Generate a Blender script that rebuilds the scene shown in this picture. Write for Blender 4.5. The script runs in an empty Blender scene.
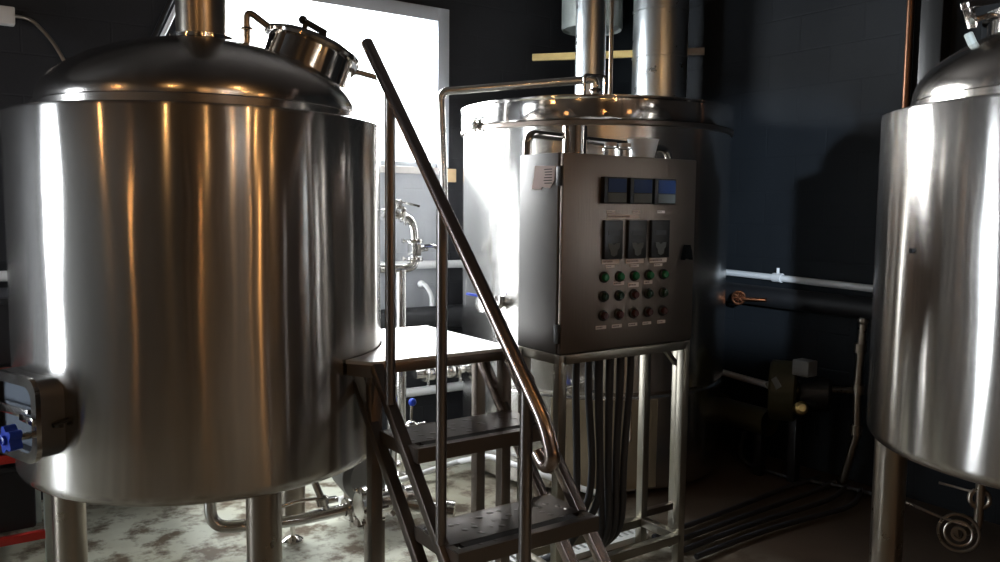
import bpy, bmesh, math, random
from mathutils import Vector, Matrix
random.seed(7)
R = math.radians
scene = bpy.context.scene
COL = scene.collection

# ------------------------------------------------------------------ materials
def new_mat(name):
    m = bpy.data.materials.new(name); m.use_nodes = True
    nt = m.node_tree
    return m, nt, nt.nodes['Principled BSDF']

def sset(node, **kw):
    for k, v in kw.items():
        node.inputs[k.replace('_', ' ')].default_value = v

def noise_bump(nt, b, scale=(1, 1, 1), nscale=8, strength=.05, dist=.01, detail=3):
    tc = nt.nodes.new('ShaderNodeTexCoord'); mp = nt.nodes.new('ShaderNodeMapping')
    mp.inputs['Scale'].default_value = scale
    nz = nt.nodes.new('ShaderNodeTexNoise'); nz.inputs['Scale'].default_value = nscale; nz.inputs['Detail'].default_value = detail
    bp = nt.nodes.new('ShaderNodeBump'); bp.inputs['Strength'].default_value = strength; bp.inputs['Distance'].default_value = dist
    L = nt.links
    L.new(tc.outputs['Object'], mp.inputs['Vector']); L.new(mp.outputs['Vector'], nz.inputs['Vector'])
    L.new(nz.outputs['Fac'], bp.inputs['Height']); L.new(bp.outputs['Normal'], b.inputs['Normal'])
    return nz, mp

def metal(name, col=(.62, .6, .57), rough=.25, aniso=0, wob=0.0, wscale=(1, 1, 1), nscale=6, mottled=0):
    m, nt, b = new_mat(name)
    sset(b, Base_Color=(*col, 1), Metallic=1, Roughness=rough)
    if aniso:
        b.inputs['Anisotropic'].default_value = aniso
        b.inputs['Anisotropic Rotation'].default_value = .25
        t = nt.nodes.new('ShaderNodeTangent'); t.direction_type = 'RADIAL'; t.axis = 'Z'
        nt.links.new(t.outputs['Tangent'], b.inputs['Tangent'])
    if wob:
        noise_bump(nt, b, wscale, nscale, wob, .02, 2)
    if mottled:
        tc = nt.nodes.new('ShaderNodeTexCoord')
        nz = nt.nodes.new('ShaderNodeTexNoise'); nz.inputs['Scale'].default_value = 14; nz.inputs['Detail'].default_value = 6
        nt.links.new(tc.outputs['Object'], nz.inputs['Vector'])
        mr = nt.nodes.new('ShaderNodeMapRange'); mr.inputs['To Min'].default_value = rough - mottled; mr.inputs['To Max'].default_value = rough + mottled
        nt.links.new(nz.outputs['Fac'], mr.inputs['Value']); nt.links.new(mr.outputs['Result'], b.inputs['Roughness'])
    return m

def two_lobe(m, rough2, fac):
    """brushed steel: a sharp stretched lobe plus a soft haze"""
    nt = m.node_tree; b = nt.nodes['Principled BSDF']; out = nt.nodes['Material Output']
    g = nt.nodes.new('ShaderNodeBsdfPrincipled')
    g.inputs['Metallic'].default_value = 1; g.inputs['Roughness'].default_value = rough2; g.inputs['Base Color'].default_value = b.inputs['Base Color'].default_value
    mx = nt.nodes.new('ShaderNodeMixShader'); mx.inputs[0].default_value = fac
    nt.links.new(b.outputs[0], mx.inputs[1]); nt.links.new(g.outputs[0], mx.inputs[2]); nt.links.new(mx.outputs[0], out.inputs['Surface'])
    return m

def plain(name, col, rough=.5, spec=.5, metallic=0, var=0, nscale=20):
    m, nt, b = new_mat(name)
    sset(b, Base_Color=(*col, 1), Roughness=rough, Metallic=metallic)
    b.inputs['Specular IOR Level'].default_value = spec
    if var:
        tc = nt.nodes.new('ShaderNodeTexCoord'); nz = nt.nodes.new('ShaderNodeTexNoise')
        nz.inputs['Scale'].default_value = nscale; nz.inputs['Detail'].default_value = 5
        mx = nt.nodes.new('ShaderNodeMix'); mx.data_type = 'RGBA'
        mx.inputs[6].default_value = (*[c * (1 - var) for c in col], 1); mx.inputs[7].default_value = (*[min(1, c * (1 + var)) for c in col], 1)
        nt.links.new(tc.outputs['Object'], nz.inputs['Vector']); nt.links.new(nz.outputs['Fac'], mx.inputs[0]); nt.links.new(mx.outputs[2], b.inputs['Base Color'])
    return m

def block_wall(name, col, axis, rough=.5, patch=None, rough_n=.25):
    """painted concrete block; axis 'X' wall runs along X, 'Y' along Y"""
    m, nt, b = new_mat(name)
    L = nt.links
    tc = nt.nodes.new('ShaderNodeTexCoord'); sp = nt.nodes.new('ShaderNodeSeparateXYZ'); cb = nt.nodes.new('ShaderNodeCombineXYZ')
    L.new(tc.outputs['Object'], sp.inputs[0])
    L.new(sp.outputs['X' if axis == 'X' else 'Y'], cb.inputs['X']); L.new(sp.outputs['Z'], cb.inputs['Y'])
    br = nt.nodes.new('ShaderNodeTexBrick')
    br.inputs['Scale'].default_value = 1; br.inputs['Brick Width'].default_value = .4; br.inputs['Row Height'].default_value = .2
    br.inputs['Mortar Size'].default_value = .006; br.inputs['Mortar Smooth'].default_value = .6
    br.inputs['Color1'].default_value = (1, 1, 1, 1); br.inputs['Color2'].default_value = (.9, .9, .9, 1); br.inputs['Mortar'].default_value = (.55, .55, .55, 1)
    L.new(cb.outputs[0], br.inputs['Vector'])
    nz = nt.nodes.new('ShaderNodeTexNoise'); nz.inputs['Scale'].default_value = 60; nz.inputs['Detail'].default_value = 6
    L.new(tc.outputs['Object'], nz.inputs['Vector'])
    ad = nt.nodes.new('ShaderNodeMath'); ad.operation = 'MULTIPLY_ADD'; ad.inputs[1].default_value = rough_n
    L.new(nz.outputs['Fac'], ad.inputs[0]); L.new(br.outputs['Color'], ad.inputs[2])
    bp = nt.nodes.new('ShaderNodeBump'); bp.inputs['Strength'].default_value = .4; bp.inputs['Distance'].default_value = .008
    L.new(ad.outputs[0], bp.inputs['Height']); L.new(bp.outputs['Normal'], b.inputs['Normal'])
    n2 = nt.nodes.new('ShaderNodeTexNoise'); n2.inputs['Scale'].default_value = 1.7; n2.inputs['Detail'].default_value = 6
    L.new(tc.outputs['Object'], n2.inputs['Vector'])
    mx = nt.nodes.new('ShaderNodeMix'); mx.data_type = 'RGBA'
    mx.inputs[6].default_value = (*[c * .6 for c in col], 1); mx.inputs[7].default_value = (*[c * 1.4 for c in col], 1)
    L.new(n2.outputs['Fac'], mx.inputs[0]); L.new(mx.outputs[2], b.inputs['Base Color'])
    b.inputs['Roughness'].default_value = rough; b.inputs['Specular IOR Level'].default_value = .2
    return m

def floor_mat():
    m, nt, b = new_mat('worn_concrete'); L = nt.links
    tc = nt.nodes.new('ShaderNodeTexCoord')
    n1 = nt.nodes.new('ShaderNodeTexNoise'); n1.inputs['Scale'].default_value = 7; n1.inputs['Detail'].default_value = 9; n1.inputs['Roughness'].default_value = .68
    n2 = nt.nodes.new('ShaderNodeTexNoise'); n2.inputs['Scale'].default_value = 1.1; n2.inputs['Detail'].default_value = 4
    L.new(tc.outputs['Object'], n1.inputs['Vector']); L.new(tc.outputs['Object'], n2.inputs['Vector'])
    r1 = nt.nodes.new('ShaderNodeValToRGB'); e = r1.color_ramp.elements
    e[0].position = .40; e[0].color = (.16, .125, .085, 1); e[1].position = .53; e[1].color = (.60, .62, .54, 1)
    L.new(n1.outputs['Fac'], r1.inputs['Fac'])
    r2 = nt.nodes.new('ShaderNodeValToRGB'); e = r2.color_ramp.elements
    e[0].position = .35; e[0].color = (.6, .55, .48, 1); e[1].position = .65; e[1].color = (1, 1, 1, 1)
    L.new(n2.outputs['Fac'], r2.inputs['Fac'])
    mx = nt.nodes.new('ShaderNodeMix'); mx.data_type = 'RGBA'; mx.blend_type = 'MULTIPLY'; mx.inputs[0].default_value = 1
    L.new(r1.outputs['Color'], mx.inputs[6]); L.new(r2.outputs['Color'], mx.inputs[7])
    # shade painted in: floor goes dark brown to the right, where light is blocked
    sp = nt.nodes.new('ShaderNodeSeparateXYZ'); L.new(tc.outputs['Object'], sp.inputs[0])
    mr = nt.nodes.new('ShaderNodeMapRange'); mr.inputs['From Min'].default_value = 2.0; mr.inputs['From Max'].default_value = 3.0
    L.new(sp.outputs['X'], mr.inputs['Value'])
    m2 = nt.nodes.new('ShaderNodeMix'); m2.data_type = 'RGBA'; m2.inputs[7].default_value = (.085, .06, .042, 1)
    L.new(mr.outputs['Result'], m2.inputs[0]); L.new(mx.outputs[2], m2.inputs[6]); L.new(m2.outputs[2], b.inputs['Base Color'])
    rr = nt.nodes.new('ShaderNodeMapRange'); rr.inputs['To Min'].default_value = .55; rr.inputs['To Max'].default_value = .28
    L.new(n2.outputs['Fac'], rr.inputs['Value']); L.new(rr.outputs['Result'], b.inputs['Roughness'])
    bp = nt.nodes.new('ShaderNodeBump'); bp.inputs['Strength'].default_value = .3; bp.inputs['Distance'].default_value = .006
    L.new(n1.outputs['Fac'], bp.inputs['Height']); L.new(bp.outputs['Normal'], b.inputs['Normal'])
    return m

def tread_mat():
    """dull checker plate: steel with raised bumps"""
    m, nt, b = new_mat('checker_plate'); L = nt.links
    sset(b, Base_Color=(.22, .2, .19, 1), Metallic=1, Roughness=.3)
    tc = nt.nodes.new('ShaderNodeTexCoord')
    v = nt.nodes.new('ShaderNodeTexVoronoi'); v.inputs['Scale'].default_value = 24
    L.new(tc.outputs['Object'], v.inputs['Vector'])
    mr = nt.nodes.new('ShaderNodeMapRange'); mr.inputs['From Min'].default_value = .12; mr.inputs['From Max'].default_value = .3
    mr.inputs['To Min'].default_value = 1; mr.inputs['To Max'].default_value = 0
    L.new(v.outputs['Distance'], mr.inputs['Value'])
    bp = nt.nodes.new('ShaderNodeBump'); bp.inputs['Strength'].default_value = .6; bp.inputs['Distance'].default_value = .006
    L.new(mr.outputs['Result'], bp.inputs['Height']); L.new(bp.outputs['Normal'], b.inputs['Normal'])
    return m

def glass_mat(name, tint=(1, 1, 1), refl=.08):
    m = bpy.data.materials.new(name); m.use_nodes = True; nt = m.node_tree; nt.nodes.clear()
    o = nt.nodes.new('ShaderNodeOutputMaterial'); t = nt.nodes.new('ShaderNodeBsdfTransparent'); g = nt.nodes.new('ShaderNodeBsdfGlossy')
    t.inputs['Color'].default_value = (*tint, 1); g.inputs['Roughness'].default_value = .05
    mx = nt.nodes.new('ShaderNodeMixShader'); mx.inputs[0].default_value = refl
    nt.links.new(t.outputs[0], mx.inputs[1]); nt.links.new(g.outputs[0], mx.inputs[2]); nt.links.new(mx.outputs[0], o.inputs['Surface'])
    return m

M = {}
M['tank'] = metal('brushed_tank_steel', (.63, .60, .565), .19, aniso=1.0, wob=.45, wscale=(1, 1, .3), nscale=3.0)
two_lobe(M['tank'], .42, .12)
M['dome'] = metal('dome_steel', (.62, .58, .54), .2, wob=.12, nscale=3)
M['kettle'] = metal('kettle_steel', (.74, .73, .71), .22, aniso=.6, wob=.25, wscale=(1, 1, .5), nscale=3)
M['kettle'] = two_lobe(M['kettle'], .4, .06)
M['polished'] = metal('polished_steel', (.68, .65, .62), .12)
M['pipe'] = metal('sanitary_pipe_steel', (.78, .77, .75), .2)
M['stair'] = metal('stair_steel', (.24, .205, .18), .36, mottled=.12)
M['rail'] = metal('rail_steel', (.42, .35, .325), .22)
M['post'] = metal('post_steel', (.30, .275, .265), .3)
M['plate'] = metal('platform_plate', (.82, .81, .8), .42, mottled=.1)
M['tread'] = tread_mat()
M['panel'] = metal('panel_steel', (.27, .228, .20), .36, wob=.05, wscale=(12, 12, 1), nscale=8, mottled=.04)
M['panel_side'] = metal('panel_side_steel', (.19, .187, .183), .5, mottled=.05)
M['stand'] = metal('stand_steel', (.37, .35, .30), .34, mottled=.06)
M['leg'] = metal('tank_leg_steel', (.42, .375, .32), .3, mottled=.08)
M['galv'] = metal('galvanised_duct', (.62, .66, .68), .3, mottled=.08)
M['firebox'] = plain('firebox_buff_metal', (.31, .26, .185), .5, metallic=.25, var=.15, nscale=4)
M['copper'] = metal('copper', (.72, .33, .18), .25)
M['old_copper'] = metal('tarnished_copper', (.20, .11, .07), .4)
M['brass'] = metal('brass', (.6, .45, .2), .3)
M['black_metal'] = plain('black_metal', (.012, .012, .013), .4)
M['black_rubber'] = plain('black_rubber', (.018, .019, .022), .55)
M['hose'] = plain('grey_conduit', (.035, .037, .043), .45)
M['black_paint'] = plain('black_paint', (.01, .011, .012), .35)
M['white_plastic'] = plain('white_plastic', (.75, .75, .73), .4)
M['conduit'] = plain('white_conduit', (.78, .79, .8), .35)
M['blue'] = plain('blue_plastic', (.015, .06, .5), .3)
M['red'] = plain('red_paint', (.55, .03, .02), .4)
M['latch'] = plain('matte_black', (.003, .003, .003), .9, spec=.05)
M['grate'] = plain('galvanised_grate', (.55, .56, .55), .35)
M['hatch'] = metal('hatch_door_steel', (.10, .112, .13), .6)
M['paper'] = plain('paper', (.80, .68, .66), .8)
M['ink'] = plain('ink', (.12, .10, .10), .8)
M['label'] = plain('label_white', (.66, .60, .57), .6)
M['tagw'] = plain('grey_tag', (.16, .16, .155), .6)
M['label_ink'] = plain('label_ink', (.2, .17, .17), .6)
M['screen'] = plain('blue_screen', (.02, .045, .13), .4, spec=.15)
M['keypad'] = plain('grey_keypad', (.12, .135, .135), .5, spec=.15)
M['bezel'] = plain('instrument_bezel', (.008, .009, .01), .35)
M['lens_g'] = plain('green_lens', (.008, .14, .05), .25)
M['lens_gd'] = plain('dark_green_lens', (.006, .03, .015), .25)
M['lens_r'] = plain('red_lens', (.05, .008, .006), .25)
M['frame'] = plain('window_frame_paint', (.50, .53, .57), .4, var=.06)
M['sill'] = plain('sill_concrete', (.62, .60, .58), .7, var=.1)
M['wood'] = plain('unpainted_timber', (.55, .40, .24), .7, var=.15)
M['yellow'] = plain('yellow_painted_timber', (.75, .58, .25), .5, var=.2, nscale=9)
M['drum'] = plain('pale_grey_enamel', (.40, .44, .42), .45, var=.08)
M['olive'] = plain('olive_enamel', (.045, .04, .018), .4)
M['cloth'] = plain('dark_crates', (.012, .012, .016), .6)
M['glass'] = glass_mat('window_glass')
M['cup'] = plain('translucent_cup', (.85, .86, .86), .3); M['cup'].node_tree.nodes['Principled BSDF'].inputs['Transmission Weight'].default_value = .45
M['clear'] = plain('clear_plastic', (.95, .95, .95), .08); M['clear'].node_tree.nodes['Principled BSDF'].inputs['Transmission Weight'].default_value = .85
M['wall_back'] = block_wall('black_block_back', (.030, .031, .035), 'X', .6)
M['wall_glare'] = block_wall('glare_grey_under_window', (.36, .375, .40), 'X', .55)  # lighter grey paints window glare into the wall below the sill
M['wall_right'] = block_wall('black_block_right', (.019, .023, .028), 'Y', .6)
M['wall_left'] = block_wall('left_block', (.15, .17, .19), 'Y', .5)
def tone_bands(name):  # tone bands invented for the unseen wall, to streak the tank reflections
    m, nt, b = new_mat(name); L = nt.links
    tc = nt.nodes.new('ShaderNodeTexCoord'); mp = nt.nodes.new('ShaderNodeMapping'); mp.inputs['Scale'].default_value = (2.6, 2.6, .05)
    nz = nt.nodes.new('ShaderNodeTexNoise'); nz.inputs['Scale'].default_value = 1.4; nz.inputs['Detail'].default_value = 3
    cr = nt.nodes.new('ShaderNodeValToRGB'); e = cr.color_ramp.elements
    e[0].position = .42; e[0].color = (.02, .018, .017, 1); e[1].position = .62; e[1].color = (.27, .215, .175, 1)
    L.new(tc.outputs['Object'], mp.inputs[0]); L.new(mp.outputs[0], nz.inputs['Vector']); L.new(nz.outputs['Fac'], cr.inputs['Fac']); L.new(cr.outputs['Color'], b.inputs['Base Color'])
    b.inputs['Roughness'].default_value = .7
    return m
M['wall_front'] = tone_bands('reflection_bands')
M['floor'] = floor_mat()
M['ceil'] = plain('black_ceiling', (.03, .026, .024), .7)

# ------------------------------------------------------------------ mesh builder
def perp(d):
    d = d.normalized()
    a = Vector((0, 0, 1)) if abs(d.z) < .9 else Vector((1, 0, 0))
    u = d.cross(a).normalized(); v = d.cross(u).normalized()
    return u, v

def fillet(pts, r, n=6):
    pts = [Vector(p) for p in pts]; out = [pts[0]]
    for i in range(1, len(pts) - 1):
        a, b, c = pts[i - 1], pts[i], pts[i + 1]
        d1 = (a - b); d2 = (c - b); l = min(r, d1.length * .49, d2.length * .49)
        p = b + d1.normalized() * l; q = b + d2.normalized() * l
        for k in range(n + 1):
            t = k / n
            out.append(p * (1 - t) ** 2 + b * 2 * t * (1 - t) + q * t * t)
    out.append(pts[-1]); return out

class MB:
    def __init__(s): s.bm = bmesh.new()
    def box(s, c, size, rot=None, bevel=.0):
        m = Matrix.Translation(Vector(c)) @ (rot.to_4x4() if rot else Matrix.Identity(4)) @ Matrix.Diagonal((*size, 1))
        g = bmesh.ops.create_cube(s.bm, size=1, matrix=m)
        if bevel:
            es = list({e for v in g['verts'] for e in v.link_edges})
            bmesh.ops.bevel(s.bm, geom=es, offset=bevel, segments=2, affect='EDGES', profile=.6)
        return s
    def mm(s, x0, x1, y0, y1, z0, z1, bevel=0):
        return s.box(((x0 + x1) / 2, (y0 + y1) / 2, (z0 + z1) / 2), (abs(x1 - x0), abs(y1 - y0), abs(z1 - z0)), None, bevel)
    def tube(s, pts, r, n=14, cap=True):
        pts = [Vector(p) for p in pts]; rings = []
        u = None
        for i, p in enumerate(pts):
            d = (pts[min(i + 1, len(pts) - 1)] - pts[max(i - 1, 0)]).normalized()
            if u is None: u, v = perp(d)
            else:
                u = (u - d * u.dot(d)).normalized(); v = d.cross(u)
            rr = r[i] if isinstance(r, (list, tuple)) else r
            rings.append([s.bm.verts.new(p + (u * math.cos(2 * math.pi * k / n) + v * math.sin(2 * math.pi * k / n)) * rr) for k in range(n)])
        for a, b in zip(rings, rings[1:]):
            for k in range(n): s.bm.faces.new((a[k], a[(k + 1) % n], b[(k + 1) % n], b[k]))
        if cap:
            s.bm.faces.new(rings[0][::-1]); s.bm.faces.new(rings[-1])
        return s
    def cyl(s, a, b, r, n=24): return s.tube([a, b], r, n)
    def bar(s, a, b, w, h=None, up=(0, 0, 1)):
        """square bar from a to b"""
        a, b = Vector(a), Vector(b); d = (b - a); l = d.length; d.normalize()
        up = Vector(up)
        if abs(d.dot(up)) > .98: up = Vector((0, 1, 0))
        x = d.cross(up).normalized(); z = x.cross(d).normalized()
        rot = Matrix((x, d, z)).transposed()
        return s.box((a + b) / 2, (w, l, h or w), rot, bevel=min(w, h or w) * .1)
    def lathe(s, prof, c=(0, 0, 0), axis=(0, 0, 1), n=64, close=False):
        """prof: list of (r, t) along the axis from c"""
        c = Vector(c); ax = Vector(axis).normalized(); u, v = perp(ax); rings = []
        for r, t in prof:
            if r < 1e-6: rings.append([s.bm.verts.new(c + ax * t)])
            else: rings.append([s.bm.verts.new(c + ax * t + (u * math.cos(2 * math.pi * k / n) + v * math.sin(2 * math.pi * k / n)) * r) for k in range(n)])
        pairs = list(zip(rings, rings[1:]))
        if close: pairs.append((rings[-1], rings[0]))
        for a, b in pairs:
            for k in range(n):
                q = [a[k % len(a)], a[(k + 1) % n % len(a)], b[(k + 1) % n % len(b)], b[k % len(b)]]
                f = []
                for w in q:
                    if w not in f: f.append(w)
                if len(f) > 2:
                    try: s.bm.faces.new(f)
                    except ValueError: pass
        return s
    def torus(s, c, axis, R0, r, n=40, m=10):
        prof = [(R0 + r * math.cos(2 * math.pi * k / m), r * math.sin(2 * math.pi * k / m)) for k in range(m)]
        return s.lathe(prof, c, axis, n, close=True)
    def prism(s, poly, z0, z1):
        a = [s.bm.verts.new((x, y, z0)) for x, y in poly]; b = [s.bm.verts.new((x, y, z1)) for x, y in poly]
        n = len(poly)
        s.bm.faces.new(a[::-1]); s.bm.faces.new(b)
        for k in range(n): s.bm.faces.new((a[k], a[(k + 1) % n], b[(k + 1) % n], b[k]))
        return s
    def hull3(s, poly, origin, ux, uy, un, t):
        """polygon in the (ux,uy) plane at origin, extruded along un by t"""
        o, ux, uy, un = Vector(origin), Vector(ux), Vector(uy), Vector(un)
        a = [s.bm.verts.new(o + ux * x + uy * y) for x, y in poly]; b = [s.bm.verts.new(o + ux * x + uy * y + un * t) for x, y in poly]
        n = len(poly)
        s.bm.faces.new(a[::-1]); s.bm.faces.new(b)
        for k in range(n): s.bm.faces.new((a[k], a[(k + 1) % n], b[(k + 1) % n], b[k]))
        return s
    def ball(s, c, r, sc=(1, 1, 1)):
        bmesh.ops.create_uvsphere(s.bm, u_segments=20, v_segments=12, radius=r, matrix=Matrix.Translation(Vector(c)) @ Matrix.Diagonal((*sc, 1)))
        return s

ORIG = {}
def build(name, mb, mat, parent=None, origin=None):
    bm = mb.bm
    bmesh.ops.recalc_face_normals(bm, faces=bm.faces)
    if parent is not None: o0 = ORIG[parent.name]
    elif origin is not None: o0 = Vector(origin)
    else: o0 = Vector((0, 0, 0))
    bmesh.ops.translate(bm, verts=bm.verts, vec=-o0)
    me = bpy.data.meshes.new(name); bm.to_mesh(me); bm.free()
    for p in me.polygons: p.use_smooth = True
    me.set_sharp_from_angle(angle=R(32))
    me.materials.append(M[mat] if isinstance(mat, str) else mat)
    o = bpy.data.objects.new(name, me); COL.objects.link(o)
    ORIG[o.name] = o0
    if parent is not None: o.parent = parent
    else: o.location = o0
    return o

def tag(o, label, cat, group=None):
    o['label'] = label; o['category'] = cat
    if group: o['group'] = group
    return o

def thing(name, loc, label, cat, group=None):
    o = bpy.data.objects.new(name, None); COL.objects.link(o); o.location = loc; o.empty_display_size = .05
    ORIG[o.name] = Vector(loc)
    return tag(o, label, cat, group)

def struct(name, mb, mat, parent=None):
    o = build(name, mb, mat, parent)
    if parent is None: o['kind'] = 'structure'
    return o

# ------------------------------------------------------------------ room (X along the window wall, Y towards it)
XL, XR, YF, YB, ZC = -2.6, 4.15, -3.6, 4.62, 3.3
WX0, WX1, WZ0, WZ1 = 1.16, 2.77, 1.74, 2.735            # window opening in the far wall
DY0, DY1, DZ1 = 3.48, 4.36, 2.6                        # side door opening in the left wall
T = .2
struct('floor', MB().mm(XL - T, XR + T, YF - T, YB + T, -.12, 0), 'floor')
struct('ceiling', MB().mm(XL - T, XR + T, YF - T, YB + T, ZC, ZC + .1), 'ceil')
w = MB()
w.mm(XL - T, WX0, YB, YB + T, 0, ZC); w.mm(WX1, XR + T, YB, YB + T, 0, ZC); w.mm(WX0, WX1, YB, YB + T, WZ1, ZC); w.mm(WX0, WX1, YB, YB + T, 0, .72)
struct('wall_back', w, 'wall_back')
struct('wall_under_window', MB().mm(WX0, WX1 + .0, YB - .004, YB + T, .72, WZ0 - .04), 'wall_glare')
struct('wall_right', MB().mm(XR, XR + T, YF, YB, 0, ZC), 'wall_right')
w = MB()
w.mm(XL - T, XL, YF, DY0, 0, ZC); w.mm(XL - T, XL, DY1, YB, 0, ZC); w.mm(XL - T, XL, DY0, DY1, DZ1, ZC)
struct('wall_left', w, 'wall_left')
struct('wall_front', MB().mm(XL, XR, YF - T, YF, 0, ZC), 'wall_front')

wf = MB()
fw = .085
wf.mm(WX1 - fw, WX1, YB - .03, YB + .1, WZ0, WZ1, .006); wf.mm(WX0, WX0 + fw, YB - .03, YB + .1, WZ0, WZ1, .006)
wf.mm(WX0 + fw, WX1 - fw, YB - .03, YB + .1, WZ1 - fw, WZ1, .006); wf.mm(WX0 + fw, WX1 - fw, YB - .02, YB + .1, WZ0, WZ0 + .03, .006)
win = struct('window_1', wf, 'frame')
struct('pane', MB().mm(WX0 + fw - .01, WX1 - fw + .01, YB + .045, YB + .051, WZ0 + .02, WZ1 - fw + .01), 'glass', win)
struct('sill', MB().mm(WX0 - .02, WX1 - .06, YB - .05, YB + .1, WZ0 - .045, WZ0 - .002, .006), 'sill', win)
struct('trim_1', MB().mm(WX1 - .03, WX1 + .06, YB - .025, YB - .005, WZ0 - .09, WZ0 - .005, .004), 'wood')
# door in the left wall stands open: only its glazed upper light frame
df = MB()
for y0, y1, z0, z1 in ((DY0, DY0 + .06, 0, DZ1), (DY1 - .06, DY1, 0, DZ1), (DY0, DY1, DZ1 - .06, DZ1)):
    df.mm(XL - .12, XL + .02, y0, y1, z0, z1, .004)
dr = struct('door_1', df, 'frame')
struct('door_glass', MB().mm(XL - .06, XL - .054, DY0 + .05, DY1 - .05, .02, DZ1 - .05), 'glass', dr)

# ------------------------------------------------------------------ tanks
def dome_profile(k=1.0):
    return [(.548, 0), (.548, .045), (.545, .068), (.533, .10), (.505, .135), (.462, .168), (.40, .205), (.33, .235), (.25, .260), (.16, .281), (.08, .292), (.0, .296)]

def shell_profile(z0, z1, Rr):
    """cylinder with an eased lower edge and a shallow dished bottom"""
    p = [(0, z0 - .09), (.2, z0 - .075), (.4, z0 - .035), (Rr - .06, z0 + .004)]
    for k in range(1, 7):
        a = R(-90 + 15 * k)
        p.append((Rr - .045 + .045 * math.cos(a), z0 + .05 + .045 * math.sin(a)))
    p += [(Rr, z0 + .30), (Rr, z0 + .6), (Rr, z0 + .9), (Rr, z1 - .012), (Rr - .003, z1 - .004), (Rr - .012, z1), (.54, z1 + .002)]
    return p

def star_knob(c, axis, r, t, name, parent, mat='blue', lobes=5):
    ax = Vector(axis).normalized(); u, v = perp(ax)
    poly = []
    for k in range(60):
        a = 2 * math.pi * k / 60; rr = r * (.83 + .17 * math.cos(lobes * a)); poly.append((rr * math.cos(a), rr * math.sin(a)))
    m = MB().hull3(poly, Vector(c), u, v, ax, t)
    m.lathe([(r * .35, t), (r * .35, t * 1.25), (r * .2, t * 1.3), (r * .16, t * .9), (0, t * .9)], c, ax, 20)
    return build(name, m, mat, parent)

def tri_clamp(name, c, axis, r, parent, w=.022):
    """ring clamp with its wing nut"""
    ax = Vector(axis).normalized(); u, v = perp(ax)
    m = MB(); m.lathe([(r * .8, -w / 2), (r * 1.25, -w / 2), (r * 1.35, 0), (r * 1.25, w / 2), (r * .8, w / 2)], c, ax, 28, close=True)
    c = Vector(c)
    m.cyl(c + u * r * 1.2 - v * .012, c + u * r * 1.2 + v * .05, .006, 10)
    m.box(c + u * r * 1.2 + v * .05, (.008, .022, .022))
    return build(name, m, 'pipe', parent)

# ---- left tank
LX, LY, LR = .850, 3.152, .642
LZ0, LZ1 = .550, 1.787
lt = thing('brewing_tank', (LX, LY, 0), 'large brushed steel cylindrical tank at left with domed top, manway and side hatch', 'tank')
build('shell', MB().lathe(shell_profile(LZ0, LZ1, LR), (LX, LY, 0), n=128), 'tank', lt)
dm = build('dome', MB().lathe(dome_profile(), (LX, LY, LZ1), n=96), 'dome', lt)
build('seam_band', MB().lathe([(.549, 0), (.552, .004), (.552, .03), (.549, .034)], (LX, LY, LZ1 + .004), n=96), 'dome', dm)
vp = build('vent_pipe', MB().lathe([(.088, 2.05), (.088, 3.25)], (LX - .002, LY, 0), n=40), 'leg', lt)
build('flange', MB().lathe([(.088, 2.078), (.112, 2.079), (.112, 2.092), (.088, 2.094)], (LX - .002, LY, 0), n=40, close=True), 'polished', vp)
for a in (155, 273.5, 34):
    x, y = LX + .51 * math.cos(R(a)), LY + .51 * math.sin(R(a))
    lg = build('leg', MB().lathe([(.0, .10), (.05, .10), (.0575, .105), (.0575, .60)], (x, y, 0), n=32), 'leg', lt)
    build('levelling_foot', MB().lathe([(0, .102), (.011, .102), (.011, .03), (.03, .022), (.048, .008), (.048, 0), (0, 0)], (x, y, 0), n=24), 'polished', lg)
# dome manway: a short neck tilted outwards with a clamped lid
ax = Vector((.33, -.03, .94)).normalized(); mc = Vector((LX + .362, LY - .03, LZ1 + .175))
mw = build('manway_neck', MB().lathe([(.168, -.03), (.168, .135)], mc, ax, 56), 'polished', lt)
ld = build('manway_lid', MB().lathe([(.168, .125), (.186, .128), (.190, .138), (.186, .15), (.17, .158), (.09, .168), (0, .172)], mc, ax, 56), 'polished', mw)
cl = MB(); top = mc + ax * .17
ux = Vector((.94, 0, -.33)).normalized()
cl.bar(top - ux * .06, top + ux * .17, .022, .014, ax); cl.bar(top - ux * .055 + ax * .0, top - ux * .055 + ax * .055, .018)
cl.bar(top + ux * .02 + ax * .0, top + ux * .02 + ax * .045, .028)
cl.cyl(top - ux * .07 + ax * .055, top + ux * .03 + ax * .05, .013, 12); cl.ball(top - ux * .07 + ax * .056, .017)
build('lid_clamp', cl, 'black_metal', ld)
h = MB(); h.tube(fillet([top + ux * .06 + ax * -.005, top + ux * .07 + ax * .03, top + ux * .14 + ax * .03, top + ux * .15 + ax * -.008], .02), .008, 10)
build('lid_handle', h, 'black_metal', ld)
e1 = mc + ax * .12 + ux * .175
hb = MB().tube(fillet([e1, e1 + Vector((.03, -.0, .008)), e1 + Vector((.125, -.02, -.012))], .02), .011, 12)
hb.ball(e1, .018)
build('hinge_bar', hb, 'leg', mw)
s0 = MB().tube(fillet([(LX + .165, LY, 2.04), (LX + .165, LY, 2.215), (mc + ax * .14 - ux * .178)], .035), .0125, 14)
s0.torus((LX + .165, LY, 2.145), (0, 0, 1), .017, .006, 20, 8)
build('spray_pipe', s0, 'leg', lt)
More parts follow.
